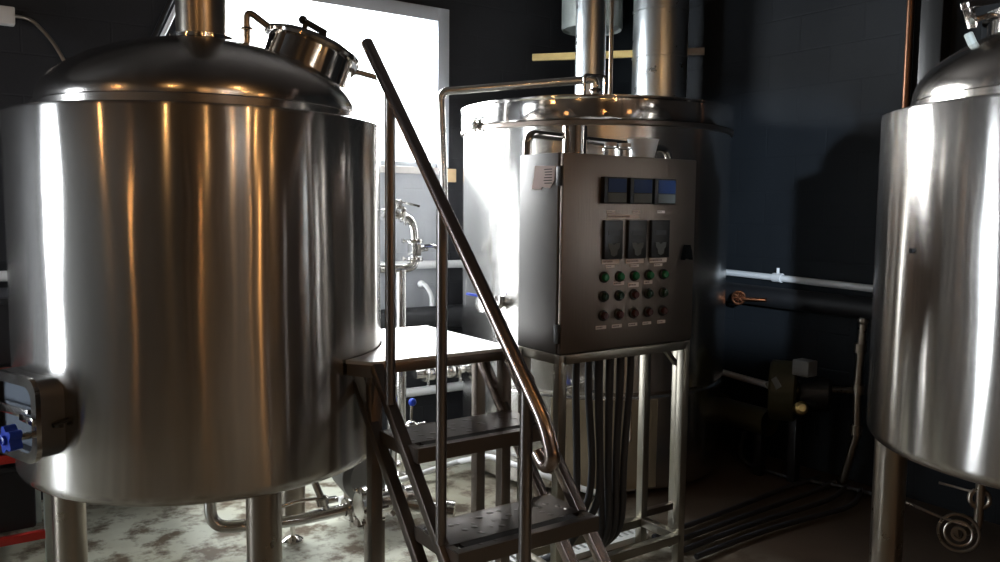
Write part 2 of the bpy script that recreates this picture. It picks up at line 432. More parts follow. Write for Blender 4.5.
# side hatch: box-like rounded frame with hinged door and blue star knob
nx = Vector((-.94, -.342, 0)).normalized(); ty = Vector((0, 0, 1)); tx = ty.cross(nx).normalized()   # tx points to the right seen from outside
def rrect(hw, hh, r, n=6):
    out = []
    for cx, cy, a0 in ((hw - r, hh - r, 0), (-hw + r, hh - r, 90), (-hw + r, -hh + r, 180), (hw - r, -hh + r, 270)):
        for k in range(n + 1):
            a = R(a0 + 90 * k / n); out.append((cx + r * math.cos(a), cy + r * math.sin(a)))
    return out
HZ = .832
hc = Vector((LX, LY, HZ)) + nx * .562 - tx * .012
fr = MB()
o_, i_ = rrect(.17, .122, .05), rrect(.152, .104, .04)
def ringbox(mb, outer, inner, org, ux, uy, un, t0, t1):
    """hollow rounded frame between t0 and t1 along un"""
    org, ux, uy, un = Vector(org), Vector(ux), Vector(uy), Vector(un); n = len(outer)
    V = [[mb.bm.verts.new(org + ux * x + uy * y + un * t) for x, y in P] for P, t in ((outer, t0), (outer, t1), (inner, t1), (inner, t0))]
    for A, B in zip(V, V[1:] + V[:1]):
        for k in range(n): mb.bm.faces.new((A[k], A[(k + 1) % n], B[(k + 1) % n], B[k]))
    return mb
ringbox(fr, o_, i_, hc, tx, ty, nx, -.03, .135)
hf = build('hatch_frame', fr, 'panel_side', lt)
lip = MB(); ringbox(lip, rrect(.18, .132, .055), rrect(.150, .102, .04), hc, tx, ty, nx, .135, .150)
build('hatch_rim', lip, 'polished', hf)
dd = MB().hull3(rrect(.151, .103, .04), hc, tx, ty, nx, .105)
hd = build('hatch_door', dd, 'hatch', hf)
b2 = MB()
b2.bar(hc + nx * .125 - tx * .17 + ty * .012, hc + nx * .125 + tx * .10 + ty * .012, .03, .028, nx)
b2.bar(hc + nx * .155 + tx * .10 + ty * .012, hc + nx * .155 + tx * .18 + ty * .006, .022, .014, nx)
b2.cyl(hc + nx * .14 + tx * .135 + ty * -.042, hc + nx * .215 + tx * .135 + ty * -.042, .011, 14)
build('latch_bar', b2, 'polished', hd)
star_knob(hc + nx * .185 + tx * .135 + ty * -.042, nx, .042, .035, 'star_knob', hd)
sb = MB(); sb.box(hc + nx * .075 + tx * .172 + ty * -.02, (.012, .03, .012)); sb.cyl(hc + nx * .10 + tx * .176 + ty * -.018, hc + nx * .02 + tx * .176 + ty * -.0, .007, 10)
build('hinge_pin', sb, 'black_metal', hf)
# outlet pipe from the bottom of the left tank with its valve
op = thing('drain_pipe', (.84, 3.14, 0), 'steel drain pipe bending below the left tank and running right to the pump', 'pipe')
build('pipe', MB().tube(fillet([(.84, 3.14, .50), (.84, 3.14, .252), (1.12, 3.04, .252), (1.36, 3.02, .262)], .075, 8), .0235, 18), 'pipe', op)
vv = MB(); vv.tube(fillet([(1.27, 3.03, .26), (1.24, 3.03, .33), (1.20, 3.06, .46)], .03), .014, 14); vv.lathe([(.02, 0), (.026, .005), (.026, .03), (.02, .035)], (1.25, 3.03, .295), (-.2, 0, 1), n=20, close=True); vv.box((1.285, 3.03, .31), (.05, .03, .02), None, .004)
vb = build('valve', vv, 'pipe', op)
build('valve_handle', MB().tube(fillet([(1.245, 3.03, .325), (1.15, 3.05, .325), (1.06, 3.08, .30)], .01), .007, 10), 'pipe', vb)
tri_clamp('clamp', (1.35, 3.02, .262), (1, -.05, .03), .034, op)
# pump
pm = thing('transfer_pump', (1.5, 3.1, 0), 'steel transfer pump on the floor behind the stair frame by the left tank', 'pump')
build('pump_head', MB().lathe([(0, 0), (.055, 0), (.075, .015), (.08, .05), (.07, .08), (.05, .09)], (1.40, 3.02, .262), (1, .02, 0), 32), 'pipe', pm)
hd_ = MB()
for a in range(0, 360, 60):
    hd_.cyl((1.395, 3.02 + .068 * math.cos(R(a)), .262 + .068 * math.sin(R(a))), (1.50, 3.02 + .068 * math.cos(R(a)), .262 + .068 * math.sin(R(a))), .008, 8)
build('bolts', hd_, 'polished', pm)
build('coupling', MB().lathe([(.05, 0), (.05, .05), (.07, .06), (.07, .11), (.045, .12), (.045, .17)], (1.48, 3.02, .262), (1, .02, 0), 28), 'pipe', pm)
build('outlet', MB().lathe([(.03, 0), (.03, .16), (.045, .17), (.045, .21), (.022, .215), (.022, .18)], (1.60, 3.0, .235), (.75, -.55, -.12), 24), 'pipe', pm)
build('motor', MB().lathe([(0, 0), (.10, .0), (.13, .03), (.135, .07), (.135, .24), (.10, .27), (0, .28)], (1.62, 3.35, .25), (.15, 1, 0), 36), 'panel_side', pm)
fb = MB().mm(1.44, 1.50, 2.98, 3.06, .0, .2, .005)
build('pedestal', fb, 'stair', pm)
build('pedestal', MB().mm(1.58, 1.70, 3.42, 3.58, .0, .14, .005), 'stair', pm)

# ---- right tank
RX, RY, RR = 3.17, 1.147, .642
RZ0, RZ1 = .665, 1.825
rt = thing('brewing_tank', (RX, RY, 0), 'brushed steel cylindrical tank cut off by the right edge of the picture', 'tank')
build('shell', MB().lathe(shell_profile(RZ0, RZ1, RR), (RX, RY, 0), n=128), 'tank', rt)
d2 = build('dome', MB().lathe([(r, z * 1.06) for r, z in dome_profile()], (RX, RY, RZ1), n=96), 'dome', rt)
build('seam_band', MB().lathe([(.549, 0), (.552, .004), (.552, .03), (.549, .034)], (RX, RY, RZ1 + .004), n=96), 'dome', d2)
for a in (116, 236, 356):
    x, y = RX + .555 * math.cos(R(a)), RY + .555 * math.sin(R(a))
    lg = build('leg', MB().lathe([(.0, .10), (.05, .10), (.0575, .105), (.0575, .715)], (x, y, 0), n=32), 'leg', rt)
    build('levelling_foot', MB().lathe([(0, .102), (.011, .102), (.011, .03), (.03, .022), (.048, .008), (.048, 0), (0, 0)], (x, y, 0), n=24), 'polished', lg)
nk = build('manway_neck', MB().lathe([(.20, 2.04), (.20, 2.125), (.216, 2.13), (.216, 2.155), (.19, 2.162), (.1, 2.18), (0, 2.185)], (3.115, 1.26, 0), n=56), 'polished', rt)
ck = MB()
ck.bar((2.79, 1.40, 2.15), (3.06, 1.37, 2.215), .03, .022); ck.bar((2.80, 1.40, 2.16), (2.87, 1.41, 2.10), .026, .03)
ck.bar((2.86, 1.41, 2.115), (3.06, 1.38, 2.175), .022, .018); ck.bar((3.04, 1.375, 2.14), (3.04, 1.375, 2.215), .03)
build('lid_clamp', ck, 'polished', nk)
build('sight_port', MB().lathe([(.014, -.04), (.014, .026), (.009, .03), (0, .03)], (2.845, 1.40, 2.045), (-.3, .3, .9), 20), 'drum', rt)
build('sensor_port', MB().lathe([(.0, .02), (.008, .018), (.01, -.02)], Vector((RX, RY, 1.36)) + Vector((-.905, .424, 0)) * .632, (-.905, .424, 0), 12), 'black_metal', rt)
# valve gear under the right tank
vg = thing('drain_valve', (3.12, 1.44, 0), 'steel drain valve with clamp rings hanging under the right tank', 'valve')
build('pipe', MB().tube(fillet([(3.14, 1.42, .70), (3.14, 1.42, .32), (3.05, 1.445, .318)], .04), .016, 16), 'leg', vg)
build('clamp', MB().torus((3.14, 1.42, .435), (-.80, -.55, .15), .032, .009, 32, 10), 'leg', vg)
bo = MB().torus((3.05, 1.445, .318), (-.9, -.4, .15), .066, .006, 40, 10); bo.torus((3.045, 1.443, .318), (-.9, -.4, .15), .045, .005, 32, 8); bo.lathe([(.026, 0), (.026, .03), (.016, .03), (.016, .01), (0, .01)], (3.06, 1.448, .315), (-.9, -.4, .15), 24)
build('end_ferrule', bo, 'leg', vg)
build('lever', MB().tube([(3.14, 1.42, .32), (3.12, 1.55, .33), (3.1, 1.73, .36)], .006, 10), 'leg', vg)
build('upper_lever', MB().tube([(3.14, 1.42, .455), (3.12, 1.56, .46)], .005, 10), 'leg', vg)

# ------------------------------------------------------------------ kettle in the corner
KX, KY, KR = 3.25, 3.727, .773
kt = thing('brew_kettle', (KX, KY, 0), 'wide steel brew kettle with flat lid in the corner behind the control panel', 'kettle')
build('shell', MB().lathe([(KR - .03, .50), (KR - .015, .53), (KR, .55), (KR, 1.0), (KR, 1.5), (KR, 1.93)], (KX, KY, 0), n=128), 'kettle', kt)
fx = build('firebox', MB().lathe([(0, .10), (KR - .06, .10), (KR - .06, .03), (KR - .012, .03), (KR - .008, .06), (KR - .008, .515), (KR - .02, .53), (KR - .06, .535)], (KX, KY, 0), n=128), 'kettle', kt)
ap = MB(); N_ = 40
for k in range(N_):
    aa, ab = R(214 + 42 * k / N_), R(214 + 42 * (k + 1) / N_)
    q8 = []
    for r_ in (KR - .012, KR - .002):
        for a_ in (aa, ab):
            for z_ in (.045, .51): q8.append(ap.bm.verts.new((KX + r_ * math.cos(a_), KY + r_ * math.sin(a_), z_)))
    for f_ in ((0, 1, 3, 2), (4, 5, 7, 6), (0, 2, 6, 4), (1, 3, 7, 5)): ap.bm.faces.new([q8[i_] for i_ in f_])
bmesh.ops.remove_doubles(ap.bm, verts=ap.bm.verts, dist=.0005)
build('access_panel', ap, 'firebox', fx)
for a, z0, z1 in ((220, .31, .47), (244, .30, .46)):
    p = Vector((KX + (KR - .008) * math.cos(R(a)), KY + (KR - .008) * math.sin(R(a)), 0)); n_ = Vector((math.cos(R(a)), math.sin(R(a)), 0))
    build('handle', MB().tube(fillet([p + Vector((0, 0, z0)), p + n_ * .035 + Vector((0, 0, z0)), p + n_ * .035 + Vector((0, 0, z1)), p + Vector((0, 0, z1))], .02), .008, 10), 'polished', fx)
for a in range(45, 405, 90):
    build('foot', MB().cyl((KX + .6 * math.cos(R(a)), KY + .6 * math.sin(R(a)), 0), (KX + .6 * math.cos(R(a)), KY + .6 * math.sin(R(a)), .12), .045, 16), 'black_metal', kt)
lid = build('lid', MB().lathe([(KR - .02, 1.925), (KR + .012, 1.93), (KR + .016, 1.945), (KR + .014, 2.03), (KR + .020, 2.038), (KR + .020, 2.046), (KR, 2.052), (.3, 2.10), (0, 2.11)], (KX, KY, 0), n=128), 'polished', kt)
build('rim_band', MB().lathe([(KR + .001, 1.90), (KR + .014, 1.905), (KR + .016, 1.925), (KR + .001, 1.93)], (KX, KY, 0), n=128, close=True), 'stair', kt)
build('lid_handle', MB().tube(fillet([(2.80, 3.30, 2.06), (2.80, 3.30, 2.17), (2.94, 3.30, 2.178), (2.94, 3.30, 2.06)], .02), .0085, 12), 'pipe', lid)
hg = MB(); p = Vector((2.482, 3.70, 1.962))
hg.cyl(p + Vector((.02, -.10, 0)), p + Vector((-.035, .10, 0)), .012, 12); hg.ball(p + Vector((-.035, .09, -.035)), .024); hg.cyl(p + Vector((-.035, .09, 0)), p + Vector((-.035, .09, -.07)), .011, 10)
hg.box(p + Vector((.005, 0, 0)), (.03, .05, .06), None, .005)
build('lid_hinge', hg, 'pipe', kt)
# side valve, thermometer port and low valve
sv = MB(); n_ = Vector((math.cos(R(190)), math.sin(R(190)), 0)); p = Vector((KX, KY, 1.0)) + n_ * KR
n_ = Vector((math.cos(R(191)), math.sin(R(191)), 0)); p = Vector((KX, KY, .985)) + n_ * KR
s_ = Vector((-n_.y, n_.x, 0))
sv.lathe([(.026, -.01), (.026, .05), (.042, .055), (.042, .075), (.028, .08), (.028, .13), (.042, .135), (.042, .155), (.02, .16), (0, .16)], p, n_, 24)
sv.tube(fillet([p + n_ * .105, p + n_ * .105 + s_ * .10, p + n_ * .105 + s_ * .10 + Vector((0, 0, .05))], .03), .02, 12)
sv.ball(p + n_ * .105, .034)
k1 = build('side_valve', sv, 'pipe', kt)
build('valve_grip', MB().bar(p + n_ * .11 + Vector((0, 0, .035)), p + n_ * .13 - s_ * .13 + Vector((0, 0, .045)), .02, .012), 'blue', k1)
q = Vector((KX, KY, .585)) + Vector((math.cos(R(222)), math.sin(R(222)), 0)) * KR
n2 = Vector((math.cos(R(222)), math.sin(R(222)), 0))
lv = MB(); lv.lathe([(.02, -.01), (.02, .07), (.03, .075), (.03, .1), (0, .1)], q + Vector((.08, -.08, .03)), n2, 18)
lv2 = build('low_valve', lv, 'pipe', kt)
hb = MB(); hb.cyl(q + n2 * .07 + Vector((.08, -.06, .045)), q + n2 * .09 + Vector((-.01, .02, .0)), .006, 10)
build('valve_stem', hb, 'pipe', lv2)
build('ball_grip', MB().ball(q + n2 * .092 + Vector((-.018, .025, -.004)), .019), 'blue', lv2)
# pipes out of the lid
fl = thing('steam_stack', (KX, KY, 2.1), 'bright steel stack pipe rising from the middle of the kettle lid', 'pipe')
sp_ = build('pipe', MB().lathe([(.088, 2.095), (.088, 3.27)], (KX - .035, KY + .012, 0), n=48), 'galv', fl)
build('collar', MB().lathe([(.089, 2.09), (.115, 2.09), (.11, 2.115), (.089, 2.125)], (KX - .035, KY + .012, 0), n=48, close=True), 'polished', sp_)
fl2 = thing('flue_duct', (3.78, 3.74, 2.0), 'wide galvanised flue duct rising from the kettle lid at right', 'duct')
build('duct', MB().lathe([(.168, 2.052), (.168, 2.30), (.168, 2.5), (.168, 2.70), (.168, 3.29)], (3.78, 3.74, 0), n=64), 'galv', fl2)
for z in (2.70, 2.42): build('seam', MB().lathe([(.168, z - .008), (.172, z - .005), (.172, z + .005), (.168, z + .008)], (3.78, 3.74, 0), n=64, close=True), 'galv', fl2)
tag(build('lid_conduit', MB().cyl((3.375, 3.74, 2.085), (3.375, 3.74, 3.29), .0135, 12), 'leg', origin=(3.375, 3.74, 2.085)), 'thin grey conduit rising from the kettle lid just right of the steel stack', 'conduit')
# vapour pipe that leaves the lid, runs to the window side and drops to the floor
vp_ = thing('vapour_pipe', (2.2, 3.7, 0), 'slim steel pipe bent from the kettle lid over to the window and down', 'pipe')
build('pipe', MB().tube(fillet([(2.873, 3.30, 2.085), (2.873, 3.30, 2.155), (2.18, 3.70, 2.075), (2.205, 3.70, 1.52), (2.20, 3.70, .0)], .05, 8), .0215, 16), 'pipe', vp_)
build('elbow_collar', MB().torus((2.873, 3.30, 2.10), (0, 0, 1), .024, .009, 24, 8), 'polished', vp_)
# base pipe hugging the kettle
tag(build('drain_line', MB().tube(fillet([(1.62, 3.72, .035), (2.40, 3.86, .06), (2.43, 3.60, .155), (2.55, 3.27, .12), (2.70, 3.08, .06), (2.80, 2.99, .04)], .04, 5), .016, 12), 'conduit', origin=(2.4, 3.6, 0)), 'white drain line on the floor bending round the foot of the kettle', 'pipe')

# ------------------------------------------------------------------ burner right of the kettle
bn = thing('gas_burner', (3.85, 2.9, 0), 'olive gas burner blower with boxes and copper tube in the dark at right', 'burner')
build('blower_housing', MB().lathe([(0, 0), (.15, 0), (.165, .012), (.165, .13), (.15, .142), (.05, .142), (.05, .16), (0, .16)], (3.80, 2.85, .50), (.55, -.83, 0), 40), 'olive', bn)
build('blast_tube', MB().lathe([(.075, 0), (.075, .36), (.095, .36), (.095, .375), (.055, .38), (0, .38)], (3.80, 2.84, .31), (.05, 1, 0), 28), 'olive', bn)
build('nozzle', MB().lathe([(.035, 0), (.035, .32)], (3.82, 3.18, .31), (-.25, .95, 0), 20), 'copper', bn)
build('motor', MB().lathe([(0, 0), (.08, 0), (.09, .02), (.09, .14), (.07, .16), (0, .16)], (3.86, 2.70, .50), (.6, -.8, 0), 28), 'black_metal', bn)
cb = MB().box((3.78, 2.62, .66), (.08, .10, .085), None, .008); build('control_box', cb, 'tagw', bn)
build('rating_plate', MB().box((3.69, 2.745, .555), (.004, .085, .06), Matrix.Rotation(R(-38), 3, 'X')), 'tagw', bn)
build('gas_fitting', MB().lathe([(.0, 0), (.03, 0), (.035, .02), (.035, .07), (.02, .08), (0, .08)], (3.74, 2.62, .44), (-.5, -.6, .3), 16), 'brass', bn)
fs = MB(); fs.bar((3.80, 2.9, 0), (3.80, 2.9, .36), .05); fs.bar((3.86, 2.72, 0), (3.86, 2.72, .42), .05); build('stand', fs, 'black_metal', bn)
gv = thing('gate_valve', (3.98, 3.05, .97), 'copper gate valve with round wheel on the dark right wall', 'valve')
gb = MB().torus((3.93, 3.19, .97), (-.8, -.6, 0), .036, .008, 28, 8)
for a in range(0, 180, 45):
    d_ = Vector((-.6, .8, 0)) * math.cos(R(a)) + Vector((0, 0, 1)) * math.sin(R(a)); gb.cyl(Vector((3.93, 3.19, .97)) - d_ * .034, Vector((3.93, 3.19, .97)) + d_ * .034, .006, 8)
build('wheel', gb, 'copper', gv)
build('body', MB().lathe([(0, 0), (.016, 0), (.016, .05), (.028, .06), (.028, .12), (0, .12)], (3.93, 3.19, .97), (.8, .6, 0), 20), 'copper', gv)
build('spout', MB().cyl((3.94, 3.17, .965), (3.99, 3.04, .968), .012, 12), 'copper', gv)
gl = thing('gas_line', (4.05, 2.42, 0), 'dark jointed gas pipe standing against the right wall', 'pipe')
build('pipe', MB().tube([(4.03, 2.53, .02), (4.03, 2.46, .30), (4.03, 2.47, .55), (4.04, 2.46, .90)], .022, 12), 'leg', gl)
for z in (.3, .52, .74): build('coupling', MB().cyl((4.03, 2.465, z), (4.03, 2.465, z + .05), .032, 12), 'leg', gl)
build('branch_pipe', MB().tube([(4.03, 2.47, .535), (3.86, 2.6, .54)], .018, 10), 'leg', gl); build('end_cap', MB().ball((4.04, 2.46, .91), .028), 'leg', gl)

# ------------------------------------------------------------------ pipes and fittings on the walls
c1 = thing('wall_conduit', (2.0, 4.57, 1.11), 'white conduit running along the far wall below the window', 'conduit')
build('tube', MB().tube([(-1.4, 4.575, 1.148), (3.3, 4.575, 1.118)], .026, 14), 'conduit', c1)
tag(build('wall_conduit', MB().tube([(1.2, 4.58, .315), (3.3, 4.58, .305)], .03, 14), 'conduit', origin=(2.2, 4.58, .44)), 'white conduit low on the far wall seen through the stair', 'conduit')
c2 = thing('wall_conduit', (4.11, 3.0, 1.09), 'white conduit across the dark right wall at mid height', 'conduit')
build('tube', MB().tube([(4.115, 4.2, 1.112), (4.115, 3.12, 1.092), (4.115, 2.1, 1.07)], .02, 14), 'conduit', c2)
jj = MB().cyl((4.115, 3.03, 1.092), (4.115, 3.09, 1.092), .028, 14); jj.cyl((4.115, 3.06, 1.10), (4.115, 3.06, 1.15), .01, 10)
build('coupling', jj, 'conduit', c2)
tag(build('wall_conduit', MB().tube([(4.115, 3.62, .47), (4.115, 3.38, .455), (4.115, 3.0, .435)], .021, 14), 'conduit', origin=(4.115, 3.3, .45)), 'short white conduit low on the right wall above the copper tube', 'conduit')
tag(build('insulated_pipe', MB().tube([(-1.4, 4.50, .79), (3.4, 4.50, .79)], .075, 20), 'black_rubber', origin=(1, 4.5, .79)), 'thick black insulated pipe along the far wall under the white conduit', 'pipe')
tag(build('insulated_pipe', MB().tube([(4.06, 4.2, .99), (4.06, 2.0, .97)], .06, 20), 'black_rubber', origin=(4.06, 3, .98)), 'thick black insulated pipe along the right wall behind the gate valve', 'pipe')
hk = MB().tube(fillet([(2.56, 4.575, 1.0), (2.56, 4.52, 1.0), (2.60, 4.51, .93), (2.60, 4.51, .86)], .04), .014, 12); hk.ball((2.56, 4.575, 1.0), .024)
tag(build('wall_elbow', hk, 'conduit', origin=(2.56, 4.6, .9)), 'small white bent pipe end below the conduit under the window', 'pipe')
jb = thing('junction_box', (.32, 4.58, 2.36), 'cream junction box on the black wall at upper left with drooping cable', 'electrical box')
build('box', MB().mm(.20, .375, 4.55, 4.62, 2.318, 2.40, .008), 'sill', jb)
build('cable', MB().tube(fillet([(.37, 4.58, 2.362), (.44, 4.58, 2.36), (.53, 4.58, 2.27), (.60, 4.58, 2.13), (.62, 4.58, 1.95), (.62, 4.58, 1.5)], .08), .009, 8), 'leg', jb)
ro = MB().tube([(.985, 4.52, 2.26), (1.175, 4.50, 2.68)], .012, 10); ro2 = MB().tube([(.955, 4.56, 2.26), (1.135, 4.54, 2.68)], .014, 10)
rd = thing('slanted_bracket', (1.0, 4.55, 2.2), 'slanted white and black bracket rods on wall behind the left tank top', 'bracket')
build('rod', ro, 'conduit', rd); build('rod', ro2, 'black_metal', rd)
build('wall_plate', MB().mm(.93, 1.02, 4.5, 4.618, 2.22, 2.28), 'black_metal', rd); build('wall_plate', MB().mm(1.10, 1.20, 4.48, 4.618, 2.66, 2.72), 'black_metal', rd)
# diagonal timber across the corner
yb = MB().bar((3.40, 4.55, 2.50), (3.86, 4.02, 2.50), .035, .045); 
bt = thing('corner_brace', (3.6, 4.3, 2.5), 'pale yellow timber brace across the corner behind the stack pipes', 'beam')
build('board', yb, 'yellow', bt)
build('board', MB().bar((3.86, 4.02, 2.50), (4.14, 3.70, 2.50), .035, .045), 'sill', bt)
# pale drum hanging from the ceiling
dr_ = thing('vent_drum', (3.72, 4.30, 2.66), 'pale grey drum hanging below the ceiling behind the steel stack', 'vent')
build('drum', MB().lathe([(.0, 2.70), (.185, 2.70), (.198, 2.685), (.205, 2.70), (.205, 3.02), (.16, 3.08), (.06, 3.1), (.06, ZC)], (3.74, 4.34, 0), n=56), 'drum', dr_)
build('hose_clip', MB().box((3.90, 4.22, 2.80), (.03, .03, .06), None, .005), 'black_metal', dr_)
# vertical service pipes on right wall
tag(build('service_pipe', MB().cyl((4.12, 2.335, 1.08), (4.12, 2.335, ZC - .005), .019, 14), 'old_copper', origin=(4.12, 2.335, 1)), 'thin copper pipe up the dark right wall behind the right tank', 'pipe')
tag(build('service_pipe', MB().mm(4.06, 4.145, 2.14, 2.25, 1.1, ZC - .005, .006), 'black_paint', origin=(4.1, 2.2, 1)), 'black square duct up the right wall beside the copper pipe', 'duct')

# sanitary pipework between the left tank and the kettle
pw = thing('valve_pipework', (2.11, 4.0, 0), 'bright sanitary pipework with clamps and valve in front of the wall under the window', 'pipework')
pb = MB(); pb.tube([(2.112, 4.0, 0), (2.112, 4.0, 1.145)], .029, 18); pb.tube(fillet([(1.9, 3.98, 1.16), (2.13, 4.0, 1.15), (2.195, 4.0, 1.16), (2.195, 4.0, 1.36), (2.17, 4.0, 1.42), (2.06, 3.98, 1.45), (1.98, 3.97, 1.45)], .06, 7), .024, 16)
build('pipe', pb, 'pipe', pw)
build('flange', MB().lathe([(.0, 0), (.06, 0), (.06, .012), (0, .012)], (2.112, 4.0, .0), n=24), 'pipe', pw)
for c_, a_, r_ in (((2.195, 4.0, 1.20), (0, 0, 1), .036), ((2.195, 4.0, 1.30), (0, 0, 1), .036), ((2.10, 3.985, 1.45), (1, .1, 0), .036), ((2.02, 3.975, 1.45), (1, .1, 0), .036)): tri_clamp('clamp', c_, a_, r_, pw)
vb = MB().box((2.195, 4.0, 1.25), (.06, .06, .065), None, .008); vb.cyl((2.195, 4.0, 1.25), (2.27, 3.99, 1.26), .016, 12)
v1 = build('valve', vb, 'pipe', pw)
build('valve_handle', MB().tube(fillet([(2.25, 3.99, 1.27), (2.30, 3.98, 1.275), (2.36, 3.97, 1.235)], .02), .011, 10), 'pipe', v1)
v2 = build('upper_valve', MB().box((2.06, 3.975, 1.50), (.07, .05, .05), None, .008), 'pipe', pw)
build('lever', MB().bar((2.0, 3.96, 1.53), (2.19, 3.94, 1.49), .024, .012), 'pipe', v2)
lf = thing('ball_valve_pipe', (1.90, 3.60, 0), 'upright steel pipe with blue ball handle valve behind the stair treads', 'valve')
build('pipe', MB().tube([(1.86, 3.62, 0), (1.86, 3.62, .60)], .026, 14), 'pipe', lf)
for z in (.08, .2, .36): tri_clamp('clamp', (1.86, 3.62, z), (0, 0, 1), .036, lf)
bl = MB().tube([(1.86, 3.62, .365), (2.04, 3.60, .375)], .026, 12); bl.ball((1.955, 3.60, .375), .042)
b_ = build('valve', bl, 'pipe', lf)
s2 = build('stem', MB().cyl((1.955, 3.60, .39), (1.962, 3.60, .50), .008, 10), 'pipe', b_)
build('ball_grip', MB().ball((1.965, 3.60, .508), .0205), 'blue', b_)
mv = thing('pipe_manifold', (2.25, 3.95, .5), 'cluster of small steel valves on the wall seen under the platform', 'valve')
mb_ = MB().tube([(2.20, 4.0, .555), (2.52, 4.0, .555)], .026, 14)
for x in (2.3, 2.42): mb_.tube([(x, 4.0, .555), (x, 4.0, .66)], .02, 12); mb_.ball((x, 3.99, .555), .042)
build('manifold', mb_, 'pipe', mv)
for x in (2.26, 2.36, 2.47): tri_clamp('clamp', (x, 4.0, .555), (1, 0, 0), .036, mv)
build('wall_bracket', MB().mm(2.44, 2.47, 4.0, 4.62, .53, .56), 'pipe', mv)

# ------------------------------------------------------------------ stair with platform
SX0, SX1 = 1.21, 1.745
PZ = .962
sr = thing('platform_stair', (1.5, 2.3, 0), 'steel stair and work platform with single handrail between left tank and control panel', 'stair')
poly = [(SX0, 2.5), (1.80, 2.5), (1.80, 3.17), (1.502, 3.17)]
for k in range(0, 15):
    a = R(2 - 64.5 * k / 14); poly.append((LX + .648 * math.cos(a), LY + .648 * math.sin(a)))
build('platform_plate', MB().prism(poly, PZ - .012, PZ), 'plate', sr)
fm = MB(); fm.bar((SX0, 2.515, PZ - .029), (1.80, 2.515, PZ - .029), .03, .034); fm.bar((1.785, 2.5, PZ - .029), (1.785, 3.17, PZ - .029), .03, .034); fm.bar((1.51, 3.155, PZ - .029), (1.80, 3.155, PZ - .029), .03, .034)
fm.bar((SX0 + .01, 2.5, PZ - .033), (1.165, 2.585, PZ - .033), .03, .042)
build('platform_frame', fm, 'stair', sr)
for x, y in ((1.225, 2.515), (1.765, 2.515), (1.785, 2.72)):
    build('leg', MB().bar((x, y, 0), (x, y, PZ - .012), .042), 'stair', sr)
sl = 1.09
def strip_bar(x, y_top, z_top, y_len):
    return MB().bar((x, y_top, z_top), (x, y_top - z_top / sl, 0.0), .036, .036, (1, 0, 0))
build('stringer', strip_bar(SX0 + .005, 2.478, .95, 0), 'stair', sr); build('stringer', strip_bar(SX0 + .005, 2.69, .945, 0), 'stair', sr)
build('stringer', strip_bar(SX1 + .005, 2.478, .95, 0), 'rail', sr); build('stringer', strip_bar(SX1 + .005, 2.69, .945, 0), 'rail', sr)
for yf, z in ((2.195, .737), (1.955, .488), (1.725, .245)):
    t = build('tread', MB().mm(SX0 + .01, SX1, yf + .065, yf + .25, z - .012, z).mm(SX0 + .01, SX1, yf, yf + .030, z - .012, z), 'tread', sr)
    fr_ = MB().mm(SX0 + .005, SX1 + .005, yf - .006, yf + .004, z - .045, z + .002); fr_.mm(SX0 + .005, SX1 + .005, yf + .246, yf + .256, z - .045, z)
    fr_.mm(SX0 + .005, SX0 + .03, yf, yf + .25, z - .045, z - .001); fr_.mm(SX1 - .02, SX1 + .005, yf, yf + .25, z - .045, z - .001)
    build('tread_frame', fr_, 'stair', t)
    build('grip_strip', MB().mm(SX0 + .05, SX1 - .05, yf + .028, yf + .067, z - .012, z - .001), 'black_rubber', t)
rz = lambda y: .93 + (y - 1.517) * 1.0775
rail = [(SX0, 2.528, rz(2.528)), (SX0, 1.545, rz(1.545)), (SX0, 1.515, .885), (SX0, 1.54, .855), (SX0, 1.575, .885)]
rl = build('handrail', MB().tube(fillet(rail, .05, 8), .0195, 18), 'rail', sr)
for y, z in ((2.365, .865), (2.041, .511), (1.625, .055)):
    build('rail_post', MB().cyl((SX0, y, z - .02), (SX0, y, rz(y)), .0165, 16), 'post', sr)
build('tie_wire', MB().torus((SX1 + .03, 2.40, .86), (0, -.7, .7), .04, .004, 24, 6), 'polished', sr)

# ------------------------------------------------------------------ control panel on its stand
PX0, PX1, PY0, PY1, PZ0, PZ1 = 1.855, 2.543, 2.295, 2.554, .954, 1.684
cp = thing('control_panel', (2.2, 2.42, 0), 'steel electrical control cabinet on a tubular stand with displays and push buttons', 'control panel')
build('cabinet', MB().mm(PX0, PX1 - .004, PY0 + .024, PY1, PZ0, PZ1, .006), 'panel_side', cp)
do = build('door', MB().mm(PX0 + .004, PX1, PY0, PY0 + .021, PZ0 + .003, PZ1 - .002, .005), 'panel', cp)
for z in (1.60, 1.03): build('hinge', MB().mm(PX0 - .004, PX0 + .008, PY0 + .006, PY0 + .034, z - .035, z + .035, .003), 'black_metal', do)
lt_ = MB().hull3([(-.024, -.03), (-.012, -.022), (0, -.026), (.012, -.022), (.024, -.03), (.016, .006), (.008, .03), (-.008, .03), (-.016, .006)], (2.49, PY0, 1.315), (1, 0, 0), (0, 0, 1), (0, -1, 0), .022)
build('latch', lt_, 'latch', do)
def plate(name, x0, x1, z0, z1, t, mat, parent, y=PY0, bevel=.002): return build(name, MB().mm(x0, x1, y - t, y + .001, z0, z1, bevel), mat, parent)
for x0, x1 in ((2.034, 2.146), (2.163, 2.278), (2.291, 2.405)):
    d = plate('digital_display', x0, x1, 1.505, 1.602, .022, 'bezel', do)
    plate('screen', x0 + .018, x1 - .004, 1.546, 1.596, .003, 'screen', d, PY0 - .021, 0)
    kp = plate('keys', x0 + .018, x1 - .004, 1.509, 1.543, .003, 'keypad', d, PY0 - .021, 0)
